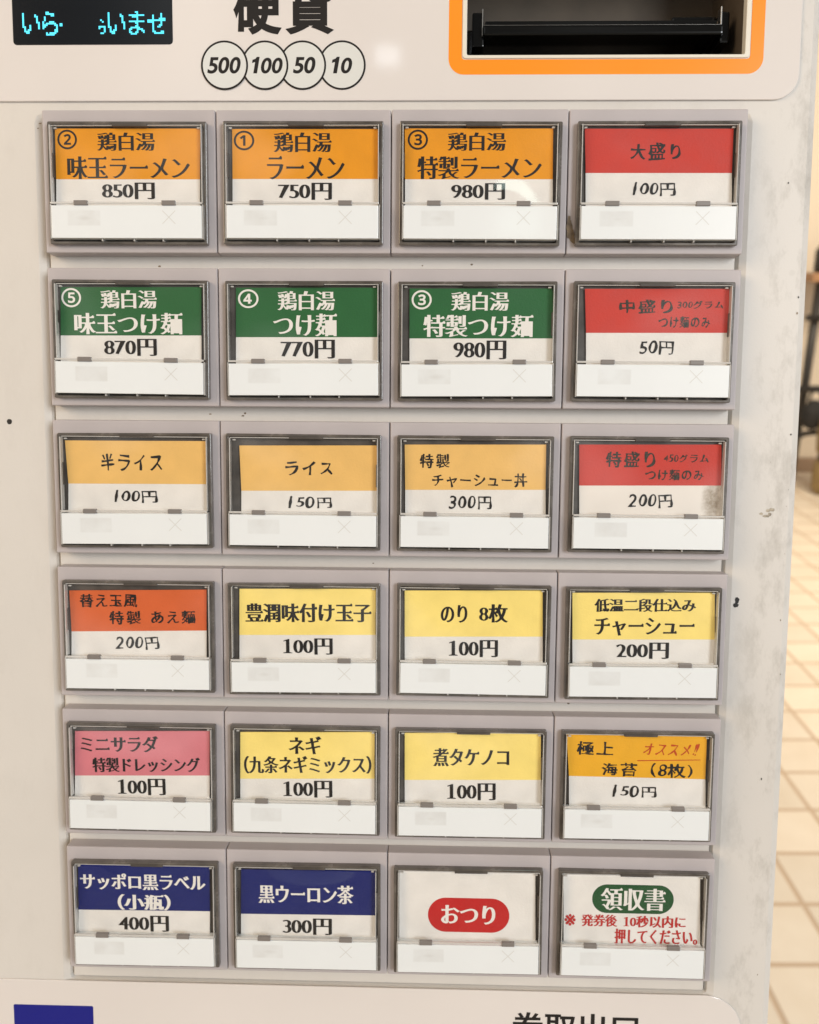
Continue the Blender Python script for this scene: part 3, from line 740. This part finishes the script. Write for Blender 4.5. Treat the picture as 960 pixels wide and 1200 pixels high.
# one of each shared piece
pm = MB(); pm.bevbox(-29.94, 29.94, -HGT/2, HGT/2, PD+0.05, 0.0, 0.5, M['plate'], 3, 0.12)
plate0 = pm.build('ticket_button', smooth=False)
fm = MB()
slab(fm, [rrect(-27.3, 27.3, -21.4, 19.3, 0.45, 2), rrect(-26.2, 26.2, -20.4, 18.3, 0.5, 2)[::-1]], 0.02, 2.4, M['rim'], 0.28)
fm.poly([(-26.8, -20.9, 0.15), (26.8, -20.9, 0.15), (26.8, 18.8, 0.15), (-26.8, 18.8, 0.15)], M['well'])
for s_ in (-1, 1):                                    # moulded catches along the sides
    fm.bevbox(s_*26.0-0.45, s_*26.0+0.45, 1.0, 9.0, 0.2, 2.3, 0.15, M['well'], 1)
    fm.bevbox(s_*25.9-0.5, s_*25.9+0.5, -15.5, -12.0, 0.2, 2.6, 0.15, M['rim'], 1)
fm.bevbox(-5, 7, 17.6, 18.5, 0.2, 2.6, 0.15, M['well'], 1)
for x in (-9, 2, 12): fm.bevbox(x, x+0.5, -20.6, -19.8, 0.2, 3.6, 0.1, M['edge'], 1)
frame0 = fm.build('button_frame', plate0)
sm = MB()
sm.bevbox(-25.8, 25.8, -19.75, -8.9, 0.3, 4.5, 0.18, M['strip'], 2)
for a in (1, -1):
    d_ = [(12.3, -14.9*1), (12.5, -15.05), (16.9, -10.7), (16.7, -10.55)]
    sm.poly([((x, y, 4.53+0.01*(a > 0)) if a > 0 else (29.2-x, y, 4.53)) for x, y in d_], M['cross'])
strip0 = sm.build('status_strip', plate0)
cm = MB()                                             # hinge rod of the clear cover and its two grey clips
cm.bevbox(-26.0, 26.0, -8.45, -7.75, 3.9, 4.7, 0.2, M['edge'], 2)
for x in (-17.9, 12.2): cm.bevbox(x, x+4.7, -8.9, -7.3, 3.6, 5.0, 0.25, M['clip'], 2)
cm.bevbox(-26.25, -25.9, -20.0, -8.5, 0.4, 4.4, 0.1, M['edge'], 1)
cm.bevbox(25.95, 26.3, -20.0, -8.5, 0.4, 4.4, 0.1, M['edge'], 1)
hinge0 = cm.build('hinge_clip', plate0)

def stain_mat():
    m = mat('grimy_paper', s2l(232, 226, 218), 0.55, 0.35)
    t = m.node_tree; b = t.nodes['Principled BSDF']
    tc = N(m, 'ShaderNodeTexCoord'); nz = N(m, 'ShaderNodeTexNoise', Scale=420.0, Detail=6, Roughness=0.7); t.links.new(tc.outputs['Object'], nz.inputs['Vector'])
    vd = N(m, 'ShaderNodeVectorMath', operation='DISTANCE'); t.links.new(tc.outputs['Object'], vd.inputs[0]); mpp = N(m, 'ShaderNodeMapping'); mpp.inputs['Scale'].default_value = (1.3, 0.62, 1); t.links.new(tc.outputs['Object'], mpp.inputs[0]); t.links.new(mpp.outputs[0], vd.inputs[0]); vd.inputs[1].default_value = (0.0232*1.3, -0.0025*0.62, 0.001)
    r = N(m, 'ShaderNodeMapRange'); r.inputs[1].default_value = 0.001; r.inputs[2].default_value = 0.0075; r.inputs[3].default_value = 1; r.inputs[4].default_value = 0; t.links.new(vd.outputs['Value'], r.inputs[0])
    a = N(m, 'ShaderNodeMath', operation='MULTIPLY'); t.links.new(nz.outputs['Fac'], a.inputs[0]); t.links.new(r.outputs[0], a.inputs[1])
    r2 = N(m, 'ShaderNodeMapRange'); r2.inputs[1].default_value = 0.12; r2.inputs[2].default_value = 0.5; t.links.new(a.outputs[0], r2.inputs[0])
    mc = N(m, 'ShaderNodeMix', data_type='RGBA'); t.links.new(r2.outputs[0], mc.inputs[0]); mc.inputs[6].default_value = (*s2l(232, 226, 218), 1); mc.inputs[7].default_value = (0.33, 0.27, 0.20, 1)
    t.links.new(mc.outputs[2], b.inputs['Base Color'])
    return m

INK = dict(ink='ink', white='whiteink', red='redink', fadeink='fadeink', orangeink='orangeink', pillred='pillred', pillgreen='pillgreen')
def make_card(r, c, colr, q, ang, texts):
    mb = MB(); tl, tr, sl_, sr, bl, br = q
    a = math.radians(ang)
    white = stain_mat() if (r, c) == (2, 3) else M['paper']
    blo = (sl_[0]+(bl[0]-sl_[0])*1.15, -9.6); bro = (sr[0]+(br[0]-sr[0])*1.15, -9.6)
    mb.prism([sl_, blo, bro, sr], 0.6, 0.94, white)
    ov = 0.0
    mb.prism([tl, (sl_[0], sl_[1]-ov), (sr[0], sr[1]-ov), tr], 0.6, 1.0, M[colr])
    for s, sty, k, cx, cy, w, h in texts:
        if sty == 'pill':
            mb.poly([(x, y, 1.03) for x, y in rrect(cx-w/2, cx+w/2, cy-h/2, cy+h/2, h/2-0.01, 12)], M[k]); continue
        write(mb, s, sty, M[INK[k]], cx, cy, w, h, 1.06, a, 0.25 if sty == 'hthin' else 0.0)
    if (r, c) == (4, 3):
        mb.poly([(0.2, 8.05, 1.07), (22.6, 8.75, 1.07), (22.7, 9.0, 1.07), (0.0, 8.4, 1.07)], M['orangeink'])
    # clear cover that holds the card down: thin pane, side walls, corner stops
    x0, x1, y0, y1, z1 = -25.7, 25.7, -8.0, 17.9, 3.2
    jr = random.Random(r*13+c*5); ta, tb_ = jr.uniform(-.020, .020), jr.uniform(-.035, .02)
    nx, ny = 14, 8; gv = []; gf = []                   # faintly bowed pane, so each one mirrors the room differently
    for j in range(ny+1):
        for i in range(nx+1):
            x = x0+(x1-x0)*i/nx; y = y0+(y1-y0)*j/ny
            e_ = (1-((x-x0)/(x1-x0)*2-1)**2)*(1-((y-y0)/(y1-y0)*2-1)**2)
            gv.append((x, y, z1+ta*x+tb_*(y-5)*0.5+0.35*e_*jr.choice((1, 1))+0.05*noise.noise(Vector((x*.08, y*.08, r*3+c)))))
    for j in range(ny):
        for i in range(nx):
            k = j*(nx+1)+i; gf.append([k, k+1, k+nx+2, k+nx+1])
    mb.mesh(gv, gf, M['cover'])
    for (a0, a1, b0, b1, zt) in ((x0-0.35, x0, y0, y1, 3.6), (x1, x1+0.35, y0, y1, 3.6), (x0-0.35, x1+0.35, y1, y1+0.3, 2.2)):
        mb.bevbox(a0, a1, b0, b1, 1.1, zt, 0.1, M['edge'], 1)
    for s_ in (-1, 1): mb.bevbox(s_*24.6-0.55, s_*24.6+0.55, 17.0, 17.5, 1.1, 2.0, 0.12, M['edge'], 1)
    o = mb.build('menu_card')
    ci = o.data.materials.find('clear_cover')
    for p in o.data.polygons: p.use_smooth = p.material_index == ci
    return o

for (r, c, colr, q, ang, texts) in CARDS:
    first = (r, c) == (0, 0)
    b_ = plate0 if first else plate0.copy()
    if not first: COL.objects.link(b_)
    jr = random.Random(r*7+c)
    on_panel(b_, c*60-90, -(r*ROW+HGT/2), jr.uniform(-0.12, 0.12))
    b_['label'] = LABELS[(r, c)]; b_['group'] = 'menu buttons in six rows'
    for src in (frame0, strip0, hinge0):
        k = src if first else src.copy()
        if not first: COL.objects.link(k)
        k.parent = b_
        dx, dy, ra = jr.uniform(-.25, .25), jr.uniform(-.15, .15), math.radians(jr.uniform(-.35, .35))
        if src is frame0: fdx, fdy, fra = dx, dy, ra
        else: dx, dy, ra = fdx+dx*0.4, fdy+dy*0.4, fra+ra*0.4
        if src is hinge0: dx, dy, ra = lx, ly, lr
        lx, ly, lr = dx, dy, ra
        k.location = (dx*MM, dy*MM, 0); k.rotation_euler = (0, 0, ra)
    make_card(r, c, colr, q, ang, texts).parent = b_

# brown stain on the plate of the top right button
sb = MB()
for i, (x, y, a, b) in enumerate(((-29.0, -15.5, 1.1, 3.2), (-28.3, -17.6, 1.0, 2.0), (-29.2, -12.6, 0.5, 1.6), (-27.6, -19.4, 0.8, 0.9))):
    blot(sb, x, y, a, b, M['brownstain'], 200+i, 0.2+0.02*i)
for o in list(ROOT.children):
    if o.get('label') == LABELS[(0, 3)]: sb.build('stain', o)
